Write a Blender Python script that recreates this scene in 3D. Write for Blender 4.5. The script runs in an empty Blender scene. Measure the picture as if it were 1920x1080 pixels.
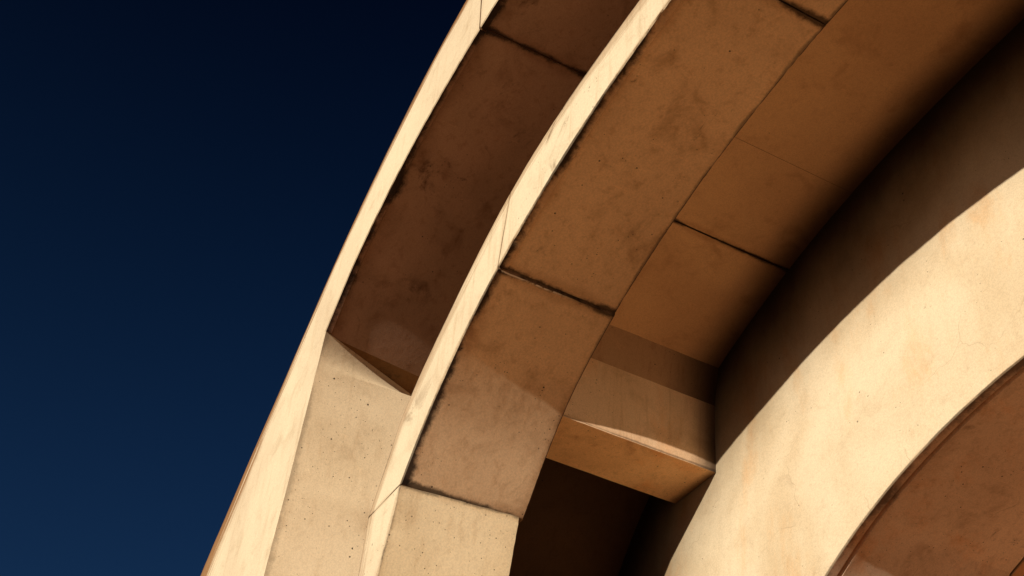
import bpy, bmesh, math, random
from mathutils import Vector, Matrix, noise as mnoise

# ------------------------------------------------------------------ frame of reference
# h runs along the facade, t into its depth, u up; one unit is 0.35 m, the camera stands at h = t = u = 0
S = 0.35
EYE = 1.6
GROUND = -EYE / S
def W(h, t, u):
    return Vector((h * S, t * S, u * S + EYE))

sc = bpy.context.scene
col = sc.collection

# ------------------------------------------------------------------ node helpers
def nd(nt, typ, **kw):
    n = nt.nodes.new(typ)
    for k, v in kw.items():
        setattr(n, k, v)
    return n
def setin(nt, sock, v):
    if isinstance(v, bpy.types.NodeSocket):
        nt.links.new(v, sock)
    else:
        sock.default_value = v
def math_(nt, op, a, b=0.0, c=None, clamp=False):
    n = nd(nt, 'ShaderNodeMath', operation=op, use_clamp=clamp)
    setin(nt, n.inputs[0], a); setin(nt, n.inputs[1], b)
    if c is not None: setin(nt, n.inputs[2], c)
    return n.outputs[0]
def smooth(nt, x, a, b, lo=0.0, hi=1.0):
    n = nd(nt, 'ShaderNodeMapRange', interpolation_type='SMOOTHSTEP')
    setin(nt, n.inputs['Value'], x)
    n.inputs['From Min'].default_value = a; n.inputs['From Max'].default_value = b
    n.inputs['To Min'].default_value = lo; n.inputs['To Max'].default_value = hi
    return n.outputs[0]
def mapping(nt, vec, scale=(1,1,1), loc=(0,0,0), rot=(0,0,0)):
    n = nd(nt, 'ShaderNodeMapping')
    nt.links.new(vec, n.inputs['Vector'])
    n.inputs['Scale'].default_value = scale; n.inputs['Location'].default_value = loc; n.inputs['Rotation'].default_value = rot
    return n.outputs[0]
def noise(nt, vec, scale, detail=5, rough=0.55, dist=0.0):
    n = nd(nt, 'ShaderNodeTexNoise')
    nt.links.new(vec, n.inputs['Vector'])
    n.inputs['Scale'].default_value = scale; n.inputs['Detail'].default_value = detail
    n.inputs['Roughness'].default_value = rough; n.inputs['Distortion'].default_value = dist
    return n.outputs['Fac']
def mixc(nt, fac, a, b, blend='MIX'):
    n = nd(nt, 'ShaderNodeMix', data_type='RGBA', blend_type=blend)
    setin(nt, n.inputs[0], fac); setin(nt, n.inputs[6], a); setin(nt, n.inputs[7], b)
    return n.outputs[2]

def concrete(name, a, b, edge_w=0.04, edge_k=0.8, back_w=0.0, back_k=0.0, joint_w=0.05, joint_k=0.7, hole_gate=0.45, hole_k=0.9,
             streak_k=0.35, mottle_k=0.3, patch_k=0.35, stain=(0.022, 0.013, 0.008, 1), seed=0.0, bump=0.35, rust_k=0.0, top_band=False,
             streak_rot=(0,0,0), crack_k=0.0, scuff_k=0.25, run_k=0.0, shade_w=0.0, shade_k=0.0, shade_uv='joint', lit_lip_k=0.0, run_w=1.0):
    m = bpy.data.materials.new(name); m.use_nodes = True
    nt = m.node_tree; nt.nodes.clear()
    out = nd(nt, 'ShaderNodeOutputMaterial'); bs = nd(nt, 'ShaderNodeBsdfPrincipled')
    nt.links.new(bs.outputs[0], out.inputs[0])
    geo = nd(nt, 'ShaderNodeNewGeometry')
    pos = mapping(nt, geo.outputs['Position'], loc=(seed, seed * 1.7, seed * 0.6))
    e = nd(nt, 'ShaderNodeUVMap', uv_map='edge'); j = nd(nt, 'ShaderNodeUVMap', uv_map='joint')
    se = nd(nt, 'ShaderNodeSeparateXYZ'); nt.links.new(e.outputs[0], se.inputs[0])
    sj = nd(nt, 'ShaderNodeSeparateXYZ'); nt.links.new(j.outputs[0], sj.inputs[0])
    big = noise(nt, pos, 0.55, 5, 0.5, 0.6)
    mid = noise(nt, pos, 2.6, 8, 0.62, 0.5)
    fine = noise(nt, pos, 22, 6, 0.7)
    grit = noise(nt, pos, 62, 4, 0.75)
    streak = noise(nt, mapping(nt, pos, scale=(7, 7, 0.55), rot=streak_rot), 1.6, 7, 0.65, 0.3)
    c = mixc(nt, smooth(nt, big, 0.36, 0.66), a, b)
    def darken(c, fac, k, tone=(0.45, 0.36, 0.28, 1)):
        return mixc(nt, math_(nt, 'MULTIPLY', fac, k), c, tone, 'MULTIPLY')
    c = darken(c, smooth(nt, mid, 0.50, 0.74), mottle_k, (0.55, 0.45, 0.36, 1))
    c = darken(c, smooth(nt, fine, 0.5, 0.8), 0.35, (0.6, 0.52, 0.45, 1))
    c = mixc(nt, math_(nt, 'MULTIPLY', smooth(nt, grit, 0.40, 0.60), 0.42), c, (1.35, 1.33, 1.3, 1), 'MULTIPLY')
    c = darken(c, smooth(nt, streak, 0.50, 0.72), streak_k, (0.55, 0.40, 0.27, 1))
    # blotches of old damp
    bl = math_(nt, 'MULTIPLY', smooth(nt, noise(nt, pos, 1.3, 9, 0.7, 1.2), 0.56, 0.70), smooth(nt, noise(nt, pos, 0.7, 2), 0.46, 0.62))
    c = darken(c, bl, patch_k, (0.25, 0.17, 0.12, 1))
    smr = noise(nt, mapping(nt, pos, scale=(1.0, 3.2, 1.6), rot=(0.2, 0.5, 0.9)), 2.3, 9, 0.75, 0.5)
    c = darken(c, math_(nt, 'MULTIPLY', smooth(nt, smr, 0.62, 0.72), smooth(nt, noise(nt, pos, 0.9, 3), 0.50, 0.60)), patch_k, (0.16, 0.10, 0.07, 1))
    # form scuffs: pale thin drags
    sc_ = noise(nt, mapping(nt, pos, scale=(14, 1.2, 3.0), rot=(0.3, 0.4, 0.5)), 1.4, 8, 0.7, 0.8)
    c = mixc(nt, math_(nt, 'MULTIPLY', smooth(nt, sc_, 0.60, 0.72), scuff_k), c, (1.5, 1.42, 1.3, 1), 'MULTIPLY')
    if rust_k:
        r = smooth(nt, noise(nt, mapping(nt, pos, scale=(1, 1, 0.4)), 1.7, 8, 0.68, 0.2), 0.5, 0.72)
        c = mixc(nt, math_(nt, 'MULTIPLY', r, rust_k), c, (0.95, 0.62, 0.34, 1), 'MULTIPLY')
    # stains that creep in from the edges and joints
    rag = noise(nt, pos, 15, 9, 0.78, 0.4)
    rag2 = noise(nt, pos, 1.7, 3, 0.5)
    def creep(dist, w, k, spread=2.2):
        if w <= 0 or k <= 0: return None
        off = math_(nt, 'MULTIPLY', math_(nt, 'SUBTRACT', rag, 0.5), w * 2.8)
        off2 = math_(nt, 'MULTIPLY', math_(nt, 'SUBTRACT', rag2, 0.52), w * spread * 2.4)
        x = math_(nt, 'SUBTRACT', math_(nt, 'ADD', dist, off), off2)
        return math_(nt, 'MULTIPLY', smooth(nt, x, w * 0.2, w * 1.7, 1.0, 0.0), k)
    for dist, w, k in ((se.outputs[0], edge_w, edge_k), (se.outputs[1], back_w, back_k),
                       (math_(nt, 'MINIMUM', sj.outputs[0], sj.outputs[1]), joint_w, joint_k)):
        f = creep(dist, w, k)
        if f is not None:
            c = mixc(nt, f, c, stain)
            # a paler halo of washed-out brown behind the black
            w2 = w * 3.5
            off = math_(nt, 'MULTIPLY', math_(nt, 'SUBTRACT', rag2, 0.5), w2 * 2.5)
            h_ = smooth(nt, math_(nt, 'ADD', dist, off), 0.0, w2, 1.0, 0.0)
            c = darken(c, h_, k * 0.5, (0.55, 0.42, 0.32, 1))
    if run_k:
        # rain runs that follow the rim, thickest along its weathered outer edge and towards the foot
        cv = nd(nt, 'ShaderNodeCombineXYZ'); nt.links.new(se.outputs[1], cv.inputs[0]); nt.links.new(sj.outputs[0], cv.inputs[1]); cv.inputs[2].default_value = seed
        rn = noise(nt, mapping(nt, cv.outputs[0], scale=(16, 0.55, 1)), 1.0, 7, 0.7, 0.15)
        zz = nd(nt, 'ShaderNodeSeparateXYZ'); nt.links.new(geo.outputs['Position'], zz.inputs[0])
        wid = smooth(nt, zz.outputs[2], 9.0, 12.5, 1.0 * run_w, 0.22 * run_w)
        near = math_(nt, 'SUBTRACT', 1.0, math_(nt, 'DIVIDE', se.outputs[1], wid), clamp=True)
        rm = math_(nt, 'MULTIPLY', smooth(nt, math_(nt, 'ADD', rn, math_(nt, 'MULTIPLY', near, 0.20)), 0.50, 0.66), math_(nt, 'ADD', math_(nt, 'MULTIPLY', near, 2.0), 0.08), clamp=True)
        c = darken(c, rm, run_k, (0.42, 0.27, 0.17, 1))
    if shade_w:
        # shade painted into the colour where the surface tucks into the corner
        sd_ = math_(nt, 'ABSOLUTE', sj.outputs[0]) if shade_uv == 'joint' else se.outputs[1]
        sx = math_(nt, 'ADD', sd_, math_(nt, 'MULTIPLY', math_(nt, 'SUBTRACT', noise(nt, mapping(nt, pos, scale=(1, 1, 0.5)), 1.1, 6, 0.6), 0.5), shade_w * 0.28))
        c = darken(c, smooth(nt, sx, 0.0, shade_w, 1.0, 0.0), shade_k, (0.03, 0.022, 0.02, 1))
    if lit_lip_k:
        # broken pale thread: sunlight on the joint's lip, put into the colour
        lm = math_(nt, 'MULTIPLY', smooth(nt, sj.outputs[0], 0.008, 0.02, 1.0, 0.0), smooth(nt, se.outputs[0], 0.45, 0.75, 1.0, 0.0))
        lm = math_(nt, 'MULTIPLY', lm, smooth(nt, noise(nt, pos, 14, 4), 0.40, 0.52))
        c = mixc(nt, math_(nt, 'MULTIPLY', lm, lit_lip_k), c, (0.92, 0.82, 0.66, 1))
    # blow holes: three sizes of pits, in loose clusters
    hole = None
    for scl, r0, gate, sd in ((9, 0.085, hole_gate + 0.03, 3.1), (17, 0.11, hole_gate, 7.7), (34, 0.15, hole_gate + 0.05, 1.9)):
        v = nd(nt, 'ShaderNodeTexVoronoi', feature='F1')
        nt.links.new(mapping(nt, pos, loc=(sd, sd * 2, sd)), v.inputs['Vector']); v.inputs['Scale'].default_value = scl
        sepc = nd(nt, 'ShaderNodeSeparateColor'); nt.links.new(v.outputs['Color'], sepc.inputs[0])
        rr = math_(nt, 'MULTIPLY', sepc.outputs[0], r0 * 1.3)
        keep = smooth(nt, sepc.outputs[1], 0.52, 0.56)
        g = smooth(nt, noise(nt, pos, 1.1 + sd * 0.1, 3), gate, gate + 0.12)
        d = math_(nt, 'SUBTRACT', rr, v.outputs['Distance'])
        hh = math_(nt, 'MULTIPLY', math_(nt, 'MULTIPLY', smooth(nt, d, -0.01, 0.03), keep), g)
        hole = hh if hole is None else math_(nt, 'MAXIMUM', hole, hh)
    c = mixc(nt, math_(nt, 'MULTIPLY', hole, hole_k), c, (0.02, 0.012, 0.008, 1))
    if crack_k:
        v = nd(nt, 'ShaderNodeTexVoronoi', feature='DISTANCE_TO_EDGE'); v.inputs['Scale'].default_value = 0.75
        wv = nd(nt, 'ShaderNodeVectorMath', operation='ADD')
        nn = nd(nt, 'ShaderNodeTexNoise'); nt.links.new(pos, nn.inputs['Vector']); nn.inputs['Scale'].default_value = 4
        sm = nd(nt, 'ShaderNodeVectorMath', operation='SCALE'); nt.links.new(nn.outputs['Color'], sm.inputs[0]); sm.inputs['Scale'].default_value = 0.25
        nt.links.new(pos, wv.inputs[0]); nt.links.new(sm.outputs[0], wv.inputs[1]); nt.links.new(wv.outputs[0], v.inputs['Vector'])
        ck = math_(nt, 'MULTIPLY', smooth(nt, v.outputs['Distance'], 0.0, 0.006, 1, 0), smooth(nt, noise(nt, pos, 0.9, 2), 0.55, 0.62))
        c = darken(c, ck, crack_k, (0.3, 0.22, 0.16, 1))
    nt.links.new(c, bs.inputs['Base Color'])
    bs.inputs['Roughness'].default_value = 0.9
    bs.inputs['Specular IOR Level'].default_value = 0.15
    hgt = math_(nt, 'ADD', math_(nt, 'MULTIPLY', mid, 1.2), math_(nt, 'MULTIPLY', fine, 0.35))
    hgt = math_(nt, 'ADD', hgt, math_(nt, 'MULTIPLY', grit, 0.10))
    hgt = math_(nt, 'SUBTRACT', hgt, math_(nt, 'MULTIPLY', hole, 0.8))
    bp = nd(nt, 'ShaderNodeBump'); bp.inputs['Strength'].default_value = bump; bp.inputs['Distance'].default_value = 0.012
    nt.links.new(hgt, bp.inputs['Height']); nt.links.new(bp.outputs[0], bs.inputs['Normal'])
    return m

TAN_A = (0.69, 0.56, 0.355, 1); TAN_B = (0.62, 0.485, 0.305, 1)
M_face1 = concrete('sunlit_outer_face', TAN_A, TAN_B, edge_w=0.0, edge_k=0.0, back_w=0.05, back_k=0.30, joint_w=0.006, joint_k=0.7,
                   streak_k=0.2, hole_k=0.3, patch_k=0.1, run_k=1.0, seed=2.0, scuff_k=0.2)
M_face2 = concrete('sunlit_inner_face', TAN_A, TAN_B, edge_w=0.012, edge_k=0.75, back_w=0.016, back_k=0.5, joint_w=0.006, joint_k=0.7,
                   streak_k=0.3, hole_k=0.6, patch_k=0.8, run_k=0.5, run_w=0.2, seed=5.0, scuff_k=0.2)
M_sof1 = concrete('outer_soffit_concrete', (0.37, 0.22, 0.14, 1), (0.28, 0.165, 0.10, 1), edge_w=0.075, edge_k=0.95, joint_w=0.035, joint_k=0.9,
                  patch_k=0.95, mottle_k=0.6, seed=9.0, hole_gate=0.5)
M_shaft1 = concrete('outer_shaft_concrete', (0.80, 0.61, 0.37, 1), (0.70, 0.52, 0.305, 1), edge_w=0.045, edge_k=0.35, joint_w=0.03, joint_k=0.7,
                    patch_k=0.2, mottle_k=0.35, seed=14.0, hole_gate=0.37, hole_k=0.9, streak_k=0.2)
M_sof2 = concrete('inner_soffit_concrete', (0.82, 0.57, 0.325, 1), (0.66, 0.445, 0.25, 1), edge_w=0.048, edge_k=0.95, back_w=0.02, back_k=0.6,
                  joint_w=0.028, joint_k=0.85, patch_k=0.75, mottle_k=0.65, seed=21.0, hole_gate=0.46, crack_k=0.0, bump=0.2, lit_lip_k=0.8)
M_shaft2 = concrete('inner_shaft_concrete', (0.82, 0.63, 0.37, 1), (0.73, 0.54, 0.30, 1), edge_w=0.02, edge_k=0.5, joint_w=0.02, joint_k=0.6,
                    patch_k=0.2, mottle_k=0.3, seed=25.0, hole_gate=0.36, streak_k=0.25)
M_vault = concrete('vault_concrete', (0.62, 0.34, 0.16, 1), (0.53, 0.28, 0.13, 1), edge_w=0.0, edge_k=0.0, joint_w=0.018, joint_k=0.8, shade_w=0.62, shade_k=0.9, shade_uv='edge',
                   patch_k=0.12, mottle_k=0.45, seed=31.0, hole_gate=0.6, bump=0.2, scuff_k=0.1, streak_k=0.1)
M_wall = concrete('wall_face_concrete', (0.69, 0.55, 0.345, 1), (0.58, 0.435, 0.25, 1), edge_w=0.012, edge_k=0.5, joint_w=0.0, joint_k=0.0, shade_w=2.3, shade_k=1.0,
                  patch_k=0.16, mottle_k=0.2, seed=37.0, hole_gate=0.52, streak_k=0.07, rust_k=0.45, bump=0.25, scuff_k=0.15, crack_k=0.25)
M_sof3 = concrete('opening_soffit_concrete', (0.80, 0.59, 0.41, 1), (0.68, 0.49, 0.33, 1), edge_w=0.09, edge_k=0.75, joint_w=0.02, joint_k=0.7,
                  patch_k=0.6, mottle_k=0.5, seed=43.0, hole_gate=0.42, crack_k=0.5, rust_k=0.5)
M_beam = concrete('beam_concrete', (0.78, 0.53, 0.32, 1), (0.68, 0.45, 0.26, 1), edge_w=0.012, edge_k=0.5, joint_w=0.0, joint_k=0.0,
                  patch_k=0.35, mottle_k=0.35, shade_w=0.42, shade_k=0.9, seed=51.0, hole_gate=0.5, rust_k=0.4)
M_band = concrete('beam_shoulder_concrete', (0.42, 0.24, 0.125, 1), (0.33, 0.185, 0.095, 1), edge_w=0, edge_k=0, joint_w=0, joint_k=0, seed=55.0, shade_w=0.9, shade_k=0.95, patch_k=0.5)  # shoulder coloured darker, standing in for the shade under the vault
M_under = concrete('beam_underside_concrete', (0.88, 0.50, 0.23, 1), (0.76, 0.41, 0.18, 1), edge_w=0, edge_k=0, joint_w=0, joint_k=0, seed=57.0, patch_k=0.55, mottle_k=0.4, rust_k=0.5, shade_w=0.15, shade_k=0.7)  # deeper orange: warm bounce from the ground put into the colour
M_core = concrete('joint_shadow_concrete', (0.10, 0.065, 0.045, 1), (0.07, 0.045, 0.03, 1), edge_w=0, edge_k=0, joint_w=0, joint_k=0, seed=60.0)
M_dark = concrete('shade_dark_concrete', (0.085, 0.04, 0.018, 1), (0.06, 0.028, 0.013, 1), edge_w=0, edge_k=0, joint_w=0, joint_k=0, seed=70.0)  # dark colour that cuts bounced light and deepens shade in the recesses
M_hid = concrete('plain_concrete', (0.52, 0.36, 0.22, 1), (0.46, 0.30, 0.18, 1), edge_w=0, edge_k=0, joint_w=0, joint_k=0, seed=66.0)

# ------------------------------------------------------------------ curves
H0 = -15.0                                             # the arches mirror about this line
def interp(xs, ys, x):
    # monotone cubic (Fritsch-Carlson style) through the sample points
    n = len(xs)
    d = [(ys[i+1]-ys[i])/(xs[i+1]-xs[i]) for i in range(n-1)]
    m = [d[0]] + [0 if d[i-1]*d[i] <= 0 else 2*d[i-1]*d[i]/(d[i-1]+d[i]) for i in range(1, n-1)] + [d[-1]]
    if x <= xs[0]: return ys[0] + m[0]*(x-xs[0])
    if x >= xs[-1]: return ys[-1] + m[-1]*(x-xs[-1])
    i = max(k for k in range(n-1) if xs[k] <= x)
    hh = xs[i+1]-xs[i]; s = (x-xs[i])/hh
    return ((1+2*s)*(1-s)**2*ys[i] + s*(1-s)**2*hh*m[i] + s*s*(3-2*s)*ys[i+1] + s*s*(s-1)*hh*m[i+1])
def poly(pts):                                         # dense polyline through (h, u) points, by chord length
    L = [0]
    for a, b in zip(pts, pts[1:]): L.append(L[-1] + math.dist(a, b))
    hs = [p[0] for p in pts]; us = [p[1] for p in pts]
    def cr(v, x):
        n = len(L); i = min(max(k for k in range(n-1) if L[k] <= x or k == 0), n-2)
        def tan(k):
            if k == 0: return (v[1]-v[0])/(L[1]-L[0])
            if k == n-1: return (v[-1]-v[-2])/(L[-1]-L[-2])
            a = (v[k]-v[k-1])/(L[k]-L[k-1]); b = (v[k+1]-v[k])/(L[k+1]-L[k])
            w = (L[k]-L[k-1])/(L[k+1]-L[k-1]); return a*(1-w)+b*w
        hh = L[i+1]-L[i]; s = (x-L[i])/hh
        return ((1+2*s)*(1-s)**2*v[i] + s*(1-s)**2*hh*tan(i) + s*s*(3-2*s)*v[i+1] + s*s*(s-1)*hh*tan(i+1))
    def at(x): x = min(max(x, 0), L[-1]); return (cr(hs, x), cr(us, x))
    return at, L[-1], L
def polyline(pts, step=0.18):
    at, T, _ = poly(pts); n = max(2, int(T/step))
    return [at(T*i/n) for i in range(n+1)]

class Curve:
    def __init__(self, pts):
        self.p = polyline(pts, 0.05)
        self.L = [0]
        for a, b in zip(self.p, self.p[1:]): self.L.append(self.L[-1] + math.dist(a, b))
    def s_of(self, q):
        k = min(range(len(self.p)), key=lambda i: math.dist(self.p[i], q)); return self.L[k]
    def at(self, s):
        s = min(max(s, 0), self.L[-1]); lo, hi = 0, len(self.L)-1
        while hi-lo > 1:
            mid = (lo+hi)//2
            if self.L[mid] <= s: lo = mid
            else: hi = mid
        f = (s-self.L[lo])/max(1e-9, self.L[hi]-self.L[lo]); a, b = self.p[lo], self.p[hi]
        return (a[0]+(b[0]-a[0])*f, a[1]+(b[1]-a[1])*f)
    def cut(self, q0, q1, n, g0=0.0, g1=0.0):
        a = self.s_of(q0)+g0; b = self.s_of(q1)-g1
        return [self.at(a+(b-a)*i/n) for i in range(n+1)]
def line(a, b, n): return [(a[0]+(b[0]-a[0])*i/n, a[1]+(b[1]-a[1])*i/n) for i in range(n+1)]
def mirror(pts, h0): return [(2*h0-h, u) for h, u in pts]

# outer arch: intrados, pier face, extrados
A1I = Curve([(-15,31.92),(-18,31.87),(-20.5,31.70),(-23.68,31.33),(-26,30.80),(-28,30.17),(-30,29.23),(-32,27.98),(-33.69,26.38)])
A1S = Curve([(-33.69,26.38),(-34.02,24.6),(-34.37,22.85),(-34.72,21.1),(-35.12,19.4),(-35.5,17.6),(-35.8,15)])
A1O = Curve([(-15,35.9),(-18,35.6),(-21,35.1),(-24.2,34.35),(-27,33.55),(-30,32.15),(-32,30.98),(-34,29.6),(-36,27.93),(-38,26.2),(-40,24.55),(-41.5,23.2),(-43.1,21.79),(-45,19.6),(-46.4,17),(-47,14)])
# inner arch
A2I = Curve([(-10,22.25),(-13,22.15),(-15,21.88),(-17,21.46),(-19,20.82),(-21.05,19.95),(-22.5,19.08),(-24,17.85),(-25.36,16.33)])
A2O = Curve([(-10,23.5),(-13,23.42),(-15,23.26),(-17,23.05),(-19,22.66),(-21.05,21.9),(-22.5,21.07),(-24,20.04),(-25.3,19.02),(-26.0,18.3),(-26.3,17.75),(-26.7,17.1),(-27.2,16.30)])
# barrel vault behind, and the arched opening in the wall beyond
VLT = Curve([(-15,31.72),(-18,31.55),(-21,31.23),(-24,30.71),(-27,29.86),(-29,29.12),(-30.55,28.45),(-33,27.0),(-35,25.4),(-37,23.2),(-38.4,20.5),(-38.9,17)])
A3I = Curve([(-14.5,21.24),(-17,21.16),(-19,20.95),(-21,20.56),(-23,19.95),(-25,19.07),(-26.5,18.2),(-28,17.1),(-30,15.3),(-31.5,13.4),(-32.6,11),(-33,8)])
TW = 23.5                                              # the wall's front plane
LX, DY = 0.48, 0.36                                   # sunlight per unit of depth: towards -h and down
TR = 14.65                                             # plane of the unseen shadow caster added under the vault
CASTER = Curve([(-15.2,29.96)] + [(h+LX*(TW-TR), u+DY*(TW-TR)) for h, u in
             [(-22,26.65),(-24,26.39),(-26,26.02),(-28,25.52),(-30,24.97),(-31,24.63),(-32,23.98),(-33,23.1),(-33.85,22.2),(-34.5,21.5)]] + [(-30.9,23.8),(-31.4,22.6),(-31.8,20.8),(-31.9,19.4)])

# ------------------------------------------------------------------ mesh building
def jit(p, sc_, amp):
    return mnoise.noise(Vector(p) * sc_) * amp + mnoise.noise(Vector(p) * sc_ * 4.3) * amp * 0.5
def link(name, bm, mats, parent=None):
    me = bpy.data.meshes.new(name); bm.normal_update(); bm.to_mesh(me); bm.free()
    for m in mats: me.materials.append(m)
    o = bpy.data.objects.new(name, me); col.objects.link(o)
    if parent: o.parent = parent
    return o
def block(name, inner, outer, t0, t1, m_soffit, m_face, parent, joints=(True, True), cham=0.03, rough=0.02, prof=None, nt_=10, proud=0.0, lip=0.0, splay=None):
    """One cast segment: inner and outer are equally long lists of (h, u); it runs in depth from t0 to t1."""
    n = len(inner)
    bm = bmesh.new(); ue = bm.loops.layers.uv.new('edge'); uj = bm.loops.layers.uv.new('joint')
    if prof is None:
        prof = [(cham, t0), (0.0, t0+cham)] + ([(0.0, t0+0.22), (lip, t0+0.26)] if lip else []) + [(lip, t0+cham+(t1-t0-2*cham)*k/nt_) for k in range(1, nt_)] + [(lip, t1-cham), (cham+lip, t1)]
    ni = len(prof)
    L = [0]
    for a, b in zip(inner, inner[1:]): L.append(L[-1]+math.dist(a, b))
    LL = L[-1]
    rings = []; info = []
    for i in range(n):
        (hi, ui), (ho, uo) = inner[i], outer[i]
        w = math.dist(inner[i], outer[i]); dh, du = (ho-hi)/w, (uo-ui)/w
        a = inner[max(i-1, 0)]; b = inner[min(i+1, n-1)]; tl = math.dist(a, b); th, tu = (b[0]-a[0])/tl, (b[1]-a[1])/tl
        row = []; inf = []
        pr = list(prof) + [(w-cham, t1), (w, t1-cham), (w, t0+cham), (w-cham, t0)]
        for k, (r, t) in enumerate(pr):
            if k < ni: rr = r + jit((hi, ui, t*0.4), 0.35, rough*0.5) - proud + (abs(jit((hi, ui, t*3), 4.0, rough*1.5)) if k in (0, 1, ni-2, ni-1) else 0)
            else: rr = r + jit((ho, uo, t), 1.1, rough)
            if splay and k < ni: rr -= splay(i/(n-1)) * max(0.0, t-t0)
            al = 0.0
            if (i == 0 and joints[0]) or (i == n-1 and joints[1]): al = jit((hi*1.3, ui*1.3, t), 5.0, 0.014)
            if k == 0: t = t + abs(jit((hi, ui, 5), 5.0, rough*0.6))*0
            row.append(bm.verts.new(W(hi+dh*rr+th*al, t, ui+du*rr+tu*al)))
            inf.append((rr, t, w))
        rings.append(row); info.append(inf)
    m = len(rings[0])
    def uvs(loop, kind, i, k):
        r, t, w = info[i][k]
        if kind == 's': e = ((t-t0)*S, (t1-t)*S)
        else: e = (r*S, (w-r)*S)
        big = 6.0
        loop[ue].uv = e
        loop[uj].uv = (L[i]*S + (0 if joints[0] else big), (LL-L[i])*S + (0 if joints[1] else big))
    for i in range(n-1):
        for k in range(m):
            k2 = (k+1) % m
            f = bm.faces.new((rings[i][k], rings[i][k2], rings[i+1][k2], rings[i+1][k]))
            soff = k < ni-1
            kind = 's' if soff else 'f'
            f.material_index = 0 if (0 < k < ni-2) else (0 if soff else 1)
            if k == 0: f.material_index = 1; kind = 'f'
            if ni-2 <= k < m-1 and k != m-2: f.material_index = 2            # rear and upper faces, coloured dark to cut bounced light
            for lp, (ii, kk) in zip(f.loops, ((i, k), (i, k2), (i+1, k2), (i+1, k))): uvs(lp, kind, ii, kk)
    for i, o in ((0, 1), (n-1, -1)):
        f = bm.faces.new(rings[i] if o == 1 else list(reversed(rings[i])))
        f.material_index = 1
        for lp in f.loops: lp[ue].uv = (0.01, 0.01); lp[uj].uv = (0.01, 0.01)
    bmesh.ops.recalc_face_normals(bm, faces=bm.faces)
    for f in bm.faces: f.smooth = True
    for e in bm.edges:
        if len(e.link_faces) == 2 and e.calc_face_angle(0) > 0.28: e.smooth = False
    return link(name, bm, [m_soffit, m_face, M_dark], parent)
def core(name, inner, outer, t0, t1, parent, inset=0.22, mat=None):
    """The recessed concrete seen at the bottom of the open joints."""
    def off(i):
        (hi, ui), (ho, uo) = inner[i], outer[i]; w = math.dist(inner[i], outer[i]); a, b = (ho-hi)/w, (uo-ui)/w
        return (hi+a*inset, ui+b*inset), (ho-a*inset, uo-b*inset)
    pr = [off(i) for i in range(len(inner))]
    return block(name, [p[0] for p in pr], [p[1] for p in pr], t0+inset*0.6, t1-inset*0.6, mat or M_core, mat or M_core, parent, cham=0.02, rough=0.0, nt_=2)
def thing(name, label, cat, at=(0,0), group=None):
    o = bpy.data.objects.new(name, None); col.objects.link(o); o.empty_display_size = 0.5
    o['label'] = label; o['category'] = cat
    if group: o['group'] = group
    return o

def down(a, n=14): return line(a, (a[0], GROUND), n)

# ---- outer arch
outer_arch = thing('outer_arch', 'large outer concrete arch whose bright outer rim stands against the dark blue sky', 'arch')
JI, JO = (-23.72, 31.32), (-23.95, 34.40)
KI, KO = (-33.69, 26.38), (-40.0, 24.55)
g = 0.024
def both(fn, h0):
    fn(lambda p: p); fn(lambda p: mirror(p, h0))
T0, T1 = 10.0, 14.6
def pier_twist(f):
    v = f*11.8
    if v < 1.3: return -0.34 + 0.38*(v/1.3)**1.6
    return 0.04 + 0.18*min(1, (v-1.3)/4.5)
def arch1(mp):
    n = 60
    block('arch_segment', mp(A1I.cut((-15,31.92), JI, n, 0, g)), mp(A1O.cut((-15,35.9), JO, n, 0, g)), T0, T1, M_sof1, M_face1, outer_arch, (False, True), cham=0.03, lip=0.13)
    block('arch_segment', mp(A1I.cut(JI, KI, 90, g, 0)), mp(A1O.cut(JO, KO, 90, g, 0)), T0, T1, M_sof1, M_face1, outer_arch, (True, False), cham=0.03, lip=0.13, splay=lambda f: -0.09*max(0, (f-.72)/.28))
    block('pier_segment', mp(A1S.cut(KI, (-35.8,15), 80, 0.004, g)), mp(A1O.cut(KO, (-47,14), 80, 0.004, g)), T0, T1, M_shaft1, M_face1, outer_arch, (False, True), cham=0.03, splay=pier_twist)
    block('pier_segment', mp(down((-35.8, 15.0-g))), mp(down((-47.0, 14.0-g))), T0, T1, M_shaft1, M_face1, outer_arch, (True, False), cham=0.03, splay=lambda f: 0.22)
    core('joint_core', mp(A1I.cut((-20,31.7), (-26,30.8), 20)), mp(A1O.cut((-20,35.2), (-27,33.55), 20)), T0, T1, outer_arch)
both(arch1, -15.0)

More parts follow.
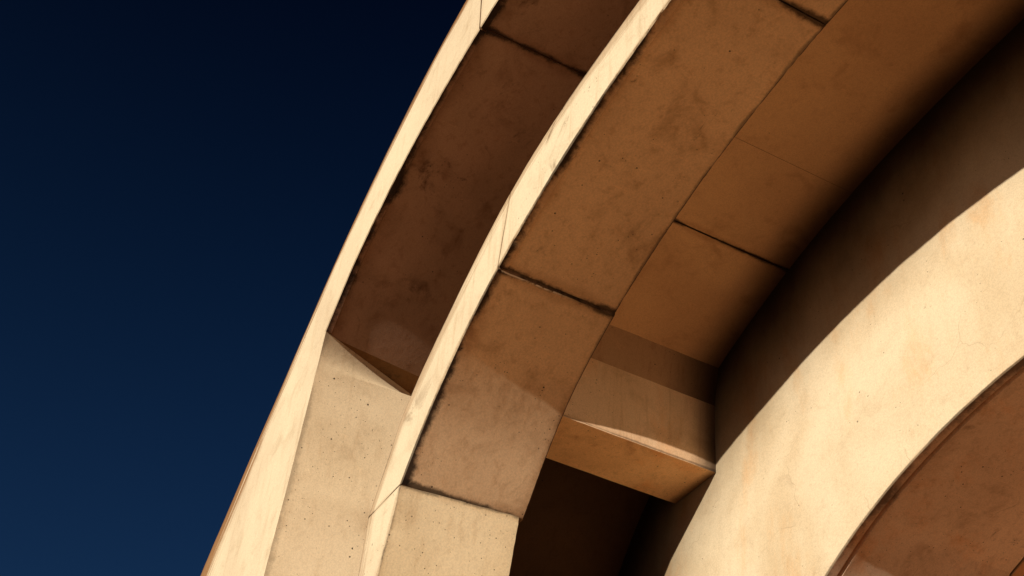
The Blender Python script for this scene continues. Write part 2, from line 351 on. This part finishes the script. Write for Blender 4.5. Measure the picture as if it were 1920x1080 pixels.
# ---- inner arch
inner_arch = thing('inner_arch', 'slender freestanding concrete arch nested inside the big outer arch, with two bright lower pier faces', 'arch')
inner_arch['label'] = 'slender free concrete arch with a narrow bright rim, nested inside the big outer arch'
U0, U1 = 10.0, 13.2
K2I, K2O = (-25.36, 16.33), (-27.2, 16.30)
def arch2(mp):
    q = (-12.97, 22.15), (-13.0, 23.42); r = (-21.05, 19.95), (-20.68, 22.03)
    gg = 0.017
    block('arch_segment', mp(A2I.cut((-10,22.25), q[0], 24, 0, gg)), mp(A2O.cut((-10,23.5), q[1], 24, 0, gg)), U0, U1, M_sof2, M_face2, inner_arch, (False, True), lip=0.05)
    block('arch_segment', mp(A2I.cut(q[0], r[0], 90, gg, gg)), mp(A2O.cut(q[1], r[1], 90, gg, gg)), U0, U1, M_sof2, M_face2, inner_arch, (True, True), nt_=20, rough=0.025, lip=0.05)
    block('arch_segment', mp(A2I.cut(r[0], K2I, 70, gg, gg*.6)), mp(A2O.cut(r[1], K2O, 70, gg, gg*.3)), U0, U1, M_sof2, M_face2, inner_arch, (True, True), nt_=20, rough=0.012, splay=lambda f: 0.075*max(0, (f-.4)/.6))
    lo_i, lo_o = (-26.6, 12.6), (-27.5, 12.2)
    block('pier_segment', mp(line((K2I[0], K2I[1]-gg*.6), lo_i, 40)), mp(line((K2O[0], K2O[1]-gg*.3), lo_o, 40)), U0, U1-.12, M_shaft2, M_face2, inner_arch, (True, False), nt_=16, lip=0.0, splay=lambda f: 0.1+0.12*f)
    block('pier_segment', mp(down((lo_i[0], lo_i[1]-.01))), mp(down((lo_o[0]-.3, lo_o[1]-.01))), U0, U1-.12, M_shaft2, M_face2, inner_arch, (False, False), splay=lambda f: 0.22)
    core('joint_core', mp(A2I.cut((-11,22.25), (-25.0,16.75), 60)), mp(A2O.cut((-11,23.5), (-26.6,17.3), 60)), U0, U1, inner_arch, inset=0.13)
both(arch2, -10.0)

# ---- barrel vault behind the outer arch
vault = thing('vault', 'shaded brown barrel vault running back from the outer arch to the sunlit wall', 'vault')
VO = Curve([(h*0.985-0.2, u-0.9) for h, u in A1O.p[::60]] + [(-46, 13.2)])
def vaultf(mp):
    cuts = [((-15,31.72), (-15,34.9)), ((-23.03,30.9), (-23.3,33.6)), ((-26.47,30.03), (-27.2,32.4)), ((-31.3,28.08), (-33.3,29.1)), ((-38.9,17), (-46,13.2))]
    for k in range(4):
        a, b = cuts[k], cuts[k+1]; N = 50
        g0 = 0.001 if k == 1 else 0.03; g1 = 0.001 if k == 0 else 0.03
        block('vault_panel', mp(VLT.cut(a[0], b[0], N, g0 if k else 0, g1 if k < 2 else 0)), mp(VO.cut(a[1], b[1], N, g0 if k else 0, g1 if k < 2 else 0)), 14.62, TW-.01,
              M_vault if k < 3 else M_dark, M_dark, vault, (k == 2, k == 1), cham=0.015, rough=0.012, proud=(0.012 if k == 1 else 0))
    block('vault_wall', mp(down((-38.9, 16.99))), mp(down((-46.0, 13.19))), 14.62, TW-.01, M_dark, M_dark, vault, (False, False))  # dark colour stands in for the deep shade of the passage
    core('joint_core', mp(VLT.cut((-20,31.4), (-33,27.0), 20)), mp(VO.cut((-20,34.3), (-36,27), 20)), 14.62, TW-.01, vault)
both(vaultf, -15.0)

# ---- added shadow caster, unseen behind the inner arch, shaped to shade the wall
caster = thing('shadow_caster', 'unseen concrete piece added behind the slender arch to cast the wall shadow', 'caster')
def casterf(mp):
    a = CASTER.p; n = 90
    inn = CASTER.cut(a[0], a[-1], n)
    out = [(h-(0.2+2.4*(i/n))*0.6, u+0.3+2.9*(1-0.25*i/n)) for i, (h, u) in enumerate(inn)]
    out = VLT.cut((-15.2,31.7), (-36.0,24.3), n)
    out = [(h-.25, u+.25) for h, u in out]
    block('caster_segment', mp(inn), mp(out), TR, TR+.4, M_dark, M_dark, caster, (False, False), cham=0.02, nt_=3)
    block('caster_segment', mp(line((-31.9,19.39), (-32.0,GROUND), 10)), mp(line((-36.25,24.5), (-36.4,GROUND), 10)), TR, TR+.4, M_dark, M_dark, caster, (False, False), cham=0.02, nt_=3)
both(casterf, -15.2)

# ---- wall with the arched opening
wall = thing('arched_wall', 'smooth sunlit concrete wall with a curved shadow across it and a large arched opening', 'wall')
pw = [(0.03, TW), (0.0, TW+.04), (0.0, TW+.30), (0.14, TW+.33), (0.14, TW+.42), (0.0, TW+.45)] + [(0.0, TW+.45+(29-TW-.5)*k/14) for k in range(1, 14)] + [(0.0, 29-.04), (0.03, 29)]
def near_vault(o, mp):                                  # distance from the line where wall and vault meet, for the corner shade painted there
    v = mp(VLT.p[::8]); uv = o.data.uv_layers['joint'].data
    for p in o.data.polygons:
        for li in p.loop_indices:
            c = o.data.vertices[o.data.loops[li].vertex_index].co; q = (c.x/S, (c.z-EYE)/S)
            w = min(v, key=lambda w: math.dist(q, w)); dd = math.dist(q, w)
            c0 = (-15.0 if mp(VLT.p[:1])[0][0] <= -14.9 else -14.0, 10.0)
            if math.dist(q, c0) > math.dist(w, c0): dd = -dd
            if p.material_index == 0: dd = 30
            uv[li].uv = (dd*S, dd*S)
def wallf(mp):
    n = 150
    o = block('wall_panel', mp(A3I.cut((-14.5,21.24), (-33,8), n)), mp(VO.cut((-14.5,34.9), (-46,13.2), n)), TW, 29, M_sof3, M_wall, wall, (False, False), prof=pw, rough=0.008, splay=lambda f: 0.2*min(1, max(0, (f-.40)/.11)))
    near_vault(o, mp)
    block('wall_pier', mp(line((-33,7.99), (-33,GROUND), 12)), mp(line((-46,13.19), (-46,GROUND), 12)), TW, 29, M_sof3, M_wall, wall, (False, False), prof=pw, rough=0.008, splay=lambda f: 0.2)
both(wallf, -14.5)

# ---- hall behind the opening
hall = thing('hall', 'dim brown hall ceiling glimpsed through the arched opening of the wall', 'hall')
def hallf(mp):
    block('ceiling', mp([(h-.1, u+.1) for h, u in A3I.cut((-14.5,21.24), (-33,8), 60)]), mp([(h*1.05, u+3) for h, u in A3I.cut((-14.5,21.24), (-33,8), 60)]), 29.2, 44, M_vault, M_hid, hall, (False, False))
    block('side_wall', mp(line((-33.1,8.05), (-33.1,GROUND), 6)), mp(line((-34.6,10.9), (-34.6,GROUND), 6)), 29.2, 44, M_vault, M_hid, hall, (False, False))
both(hallf, -14.5)
bm = bmesh.new()
vs = [bm.verts.new(W(h, t, u)) for h, u in ((-47,GROUND),(20,GROUND),(20,25),(-47,25)) for t in (44.05, 46)]
for q in ((0,2,4,6),(1,7,5,3),(0,1,3,2),(2,3,5,4),(4,5,7,6),(6,7,1,0)): bm.faces.new([vs[i] for i in q])
bmesh.ops.recalc_face_normals(bm, faces=bm.faces)
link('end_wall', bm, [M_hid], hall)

# ---- cross beam between the vault's pier line and the wall
beam = thing('cross_beam', 'short concrete beam with an orange underside and a bright sunlit sliver, meeting the wall', 'beam')
prof = [(-30.50,28.9),(-30.56,28.45),(-30.72,27.75),(-30.90,27.02),(-30.905,26.96),(-30.95,25.9),(-31.0,24.40),(-31.0,24.345),(-33.40,24.32),(-33.45,24.37),(-33.5,28.6)]
nb = 60
bm = bmesh.new(); ue = bm.loops.layers.uv.new('edge'); uj = bm.loops.layers.uv.new('joint')
tt = [15.07+(TW-.012-15.07)*i/nb for i in range(nb+1)]
R = []
for i, t in enumerate(tt):
    row = []
    for k, (h, u) in enumerate(prof):
        a = 0.008 if k in (6, 7) else 0.006
        row.append(bm.verts.new(W(h+jit((t, k//2*3.1, 1), 1.7, a), t, u+jit((t, k//2*2.3, 9), 1.7, a))))
    R.append(row)
ed = {5: (5.0, .0), 6: (0.0, 0.0), 7: (0.0, 0.8)}
for i in range(nb):
    for k in range(len(prof)):
        k2 = (k+1) % len(prof)
        f = bm.faces.new((R[i][k], R[i][k2], R[i+1][k2], R[i+1][k]))
        f.material_index = 1 if k in (0, 1, 2) else (2 if k == 7 else 0)
        for lp, (ii, kk) in zip(f.loops, ((i, k), (i, k2), (i+1, k2), (i+1, k))):
            d6 = abs(prof[kk][0]-prof[6][0])+abs(prof[kk][1]-prof[6][1])
            lp[ue].uv = (d6*S, 6); lp[uj].uv = ((TW-tt[ii])*S, 6)
bm.faces.new(R[0]); bm.faces.new(list(reversed(R[-1])))
bmesh.ops.recalc_face_normals(bm, faces=bm.faces)
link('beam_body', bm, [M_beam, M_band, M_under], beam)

# ------------------------------------------------------------------ ground
gm = bpy.data.materials.new('sandy_ground'); gm.use_nodes = True
nt = gm.node_tree; bs = nt.nodes['Principled BSDF']
geo = nd(nt, 'ShaderNodeNewGeometry'); pos = geo.outputs['Position']
nt.links.new(mixc(nt, noise(nt, pos, 0.6, 8, 0.6), (0.50, 0.27, 0.12, 1), (0.42, 0.22, 0.095, 1)), bs.inputs['Base Color'])
bs.inputs['Roughness'].default_value = 0.95
bm = bmesh.new()
N = 64; R0 = 1500
c0 = bm.verts.new((0, 0, 0)); ring = [bm.verts.new((R0*math.cos(2*math.pi*i/N), R0*math.sin(2*math.pi*i/N), 0)) for i in range(N)]
for i in range(N): bm.faces.new((c0, ring[i], ring[(i+1) % N]))
fm = bpy.data.materials.new('dark_floor_sheet'); fm.use_nodes = True
nt = fm.node_tree; bs = nt.nodes['Principled BSDF']; geo = nd(nt, 'ShaderNodeNewGeometry')
nt.links.new(mixc(nt, noise(nt, geo.outputs['Position'], 2.5, 8, 0.6), (0.05, 0.035, 0.025, 1), (0.03, 0.022, 0.016, 1)), bs.inputs['Base Color'])
b2 = bmesh.new()
b2.faces.new([b2.verts.new(Vector((x, y, 0.004))) for x, y in ((-30, 14.0*S), (12, 14.0*S), (12, 22.5*S), (-30, 22.5*S))])  # unseen dark sheet added to keep ground bounce off the interior
fl = link('floor', b2, [fm]); fl['kind'] = 'structure'; fl['label'] = 'unseen dark floor sheet added under the vault to cut ground bounce'
gr = link('ground', bm, [gm]); gr['kind'] = 'structure'; gr['label'] = 'pale sandy paved ground around the arches'

# ------------------------------------------------------------------ light
sv = Vector((LX, -1.0, DY)).normalized()
elev = math.asin(sv.z); rot = math.atan2(sv.x, sv.y)
sun = bpy.data.lights.new('sun', 'SUN'); sun.energy = 5.0; sun.angle = math.radians(0.5); sun.color = (1.0, 0.94, 0.86)
so = bpy.data.objects.new('sun', sun); col.objects.link(so); so.rotation_euler = sv.to_track_quat('Z', 'Y').to_euler(); so.location = (0, -5, 20)
world = bpy.data.worlds.new('World'); sc.world = world; world.use_nodes = True
nt = world.node_tree; nt.nodes.clear()
out = nd(nt, 'ShaderNodeOutputWorld'); bg = nd(nt, 'ShaderNodeBackground'); nt.links.new(bg.outputs[0], out.inputs[0])
sky = nd(nt, 'ShaderNodeTexSky', sky_type='NISHITA'); sky.sun_disc = False; sky.sun_elevation = elev; sky.sun_rotation = rot
sky.air_density = 1.0; sky.dust_density = 0.3; sky.ozone_density = 3.0
tc = nd(nt, 'ShaderNodeTexCoord'); sp = nd(nt, 'ShaderNodeSeparateXYZ'); nt.links.new(tc.outputs['Generated'], sp.inputs[0])
tint = mixc(nt, smooth(nt, sp.outputs[2], 0.30, 0.95), (0.058, 0.122, 0.195, 1), (0.0, 0.005, 0.02, 1))
nt.links.new(mixc(nt, 1.0, sky.outputs[0], tint, 'MULTIPLY'), bg.inputs['Color'])
bg.inputs['Strength'].default_value = 0.12

# ------------------------------------------------------------------ camera
d = Vector((0.87238454, 0.35045323, 0.34077521)); u = Vector((0.05846129, -0.76693557, 0.63905564)); h = Vector((0.48531174, -0.53758011, -0.68955068))
cam = bpy.data.cameras.new('camera'); cam.lens = 2500/1920*36; cam.sensor_width = 36; cam.clip_start = 0.05; cam.clip_end = 5000
co = bpy.data.objects.new('camera', cam); col.objects.link(co)
m = Matrix(((h[0], -h[1], -h[2]), (d[0], -d[1], -d[2]), (u[0], -u[1], -u[2]))).to_4x4()
m.translation = Vector((0, 0, EYE)); co.matrix_world = m
sc.camera = co
sc.view_settings.view_transform = 'Standard'; sc.view_settings.look = 'None'; sc.view_settings.exposure = 0; sc.view_settings.gamma = 1
sc.render.engine = 'CYCLES'; sc.cycles.max_bounces = 10; sc.cycles.diffuse_bounces = 8
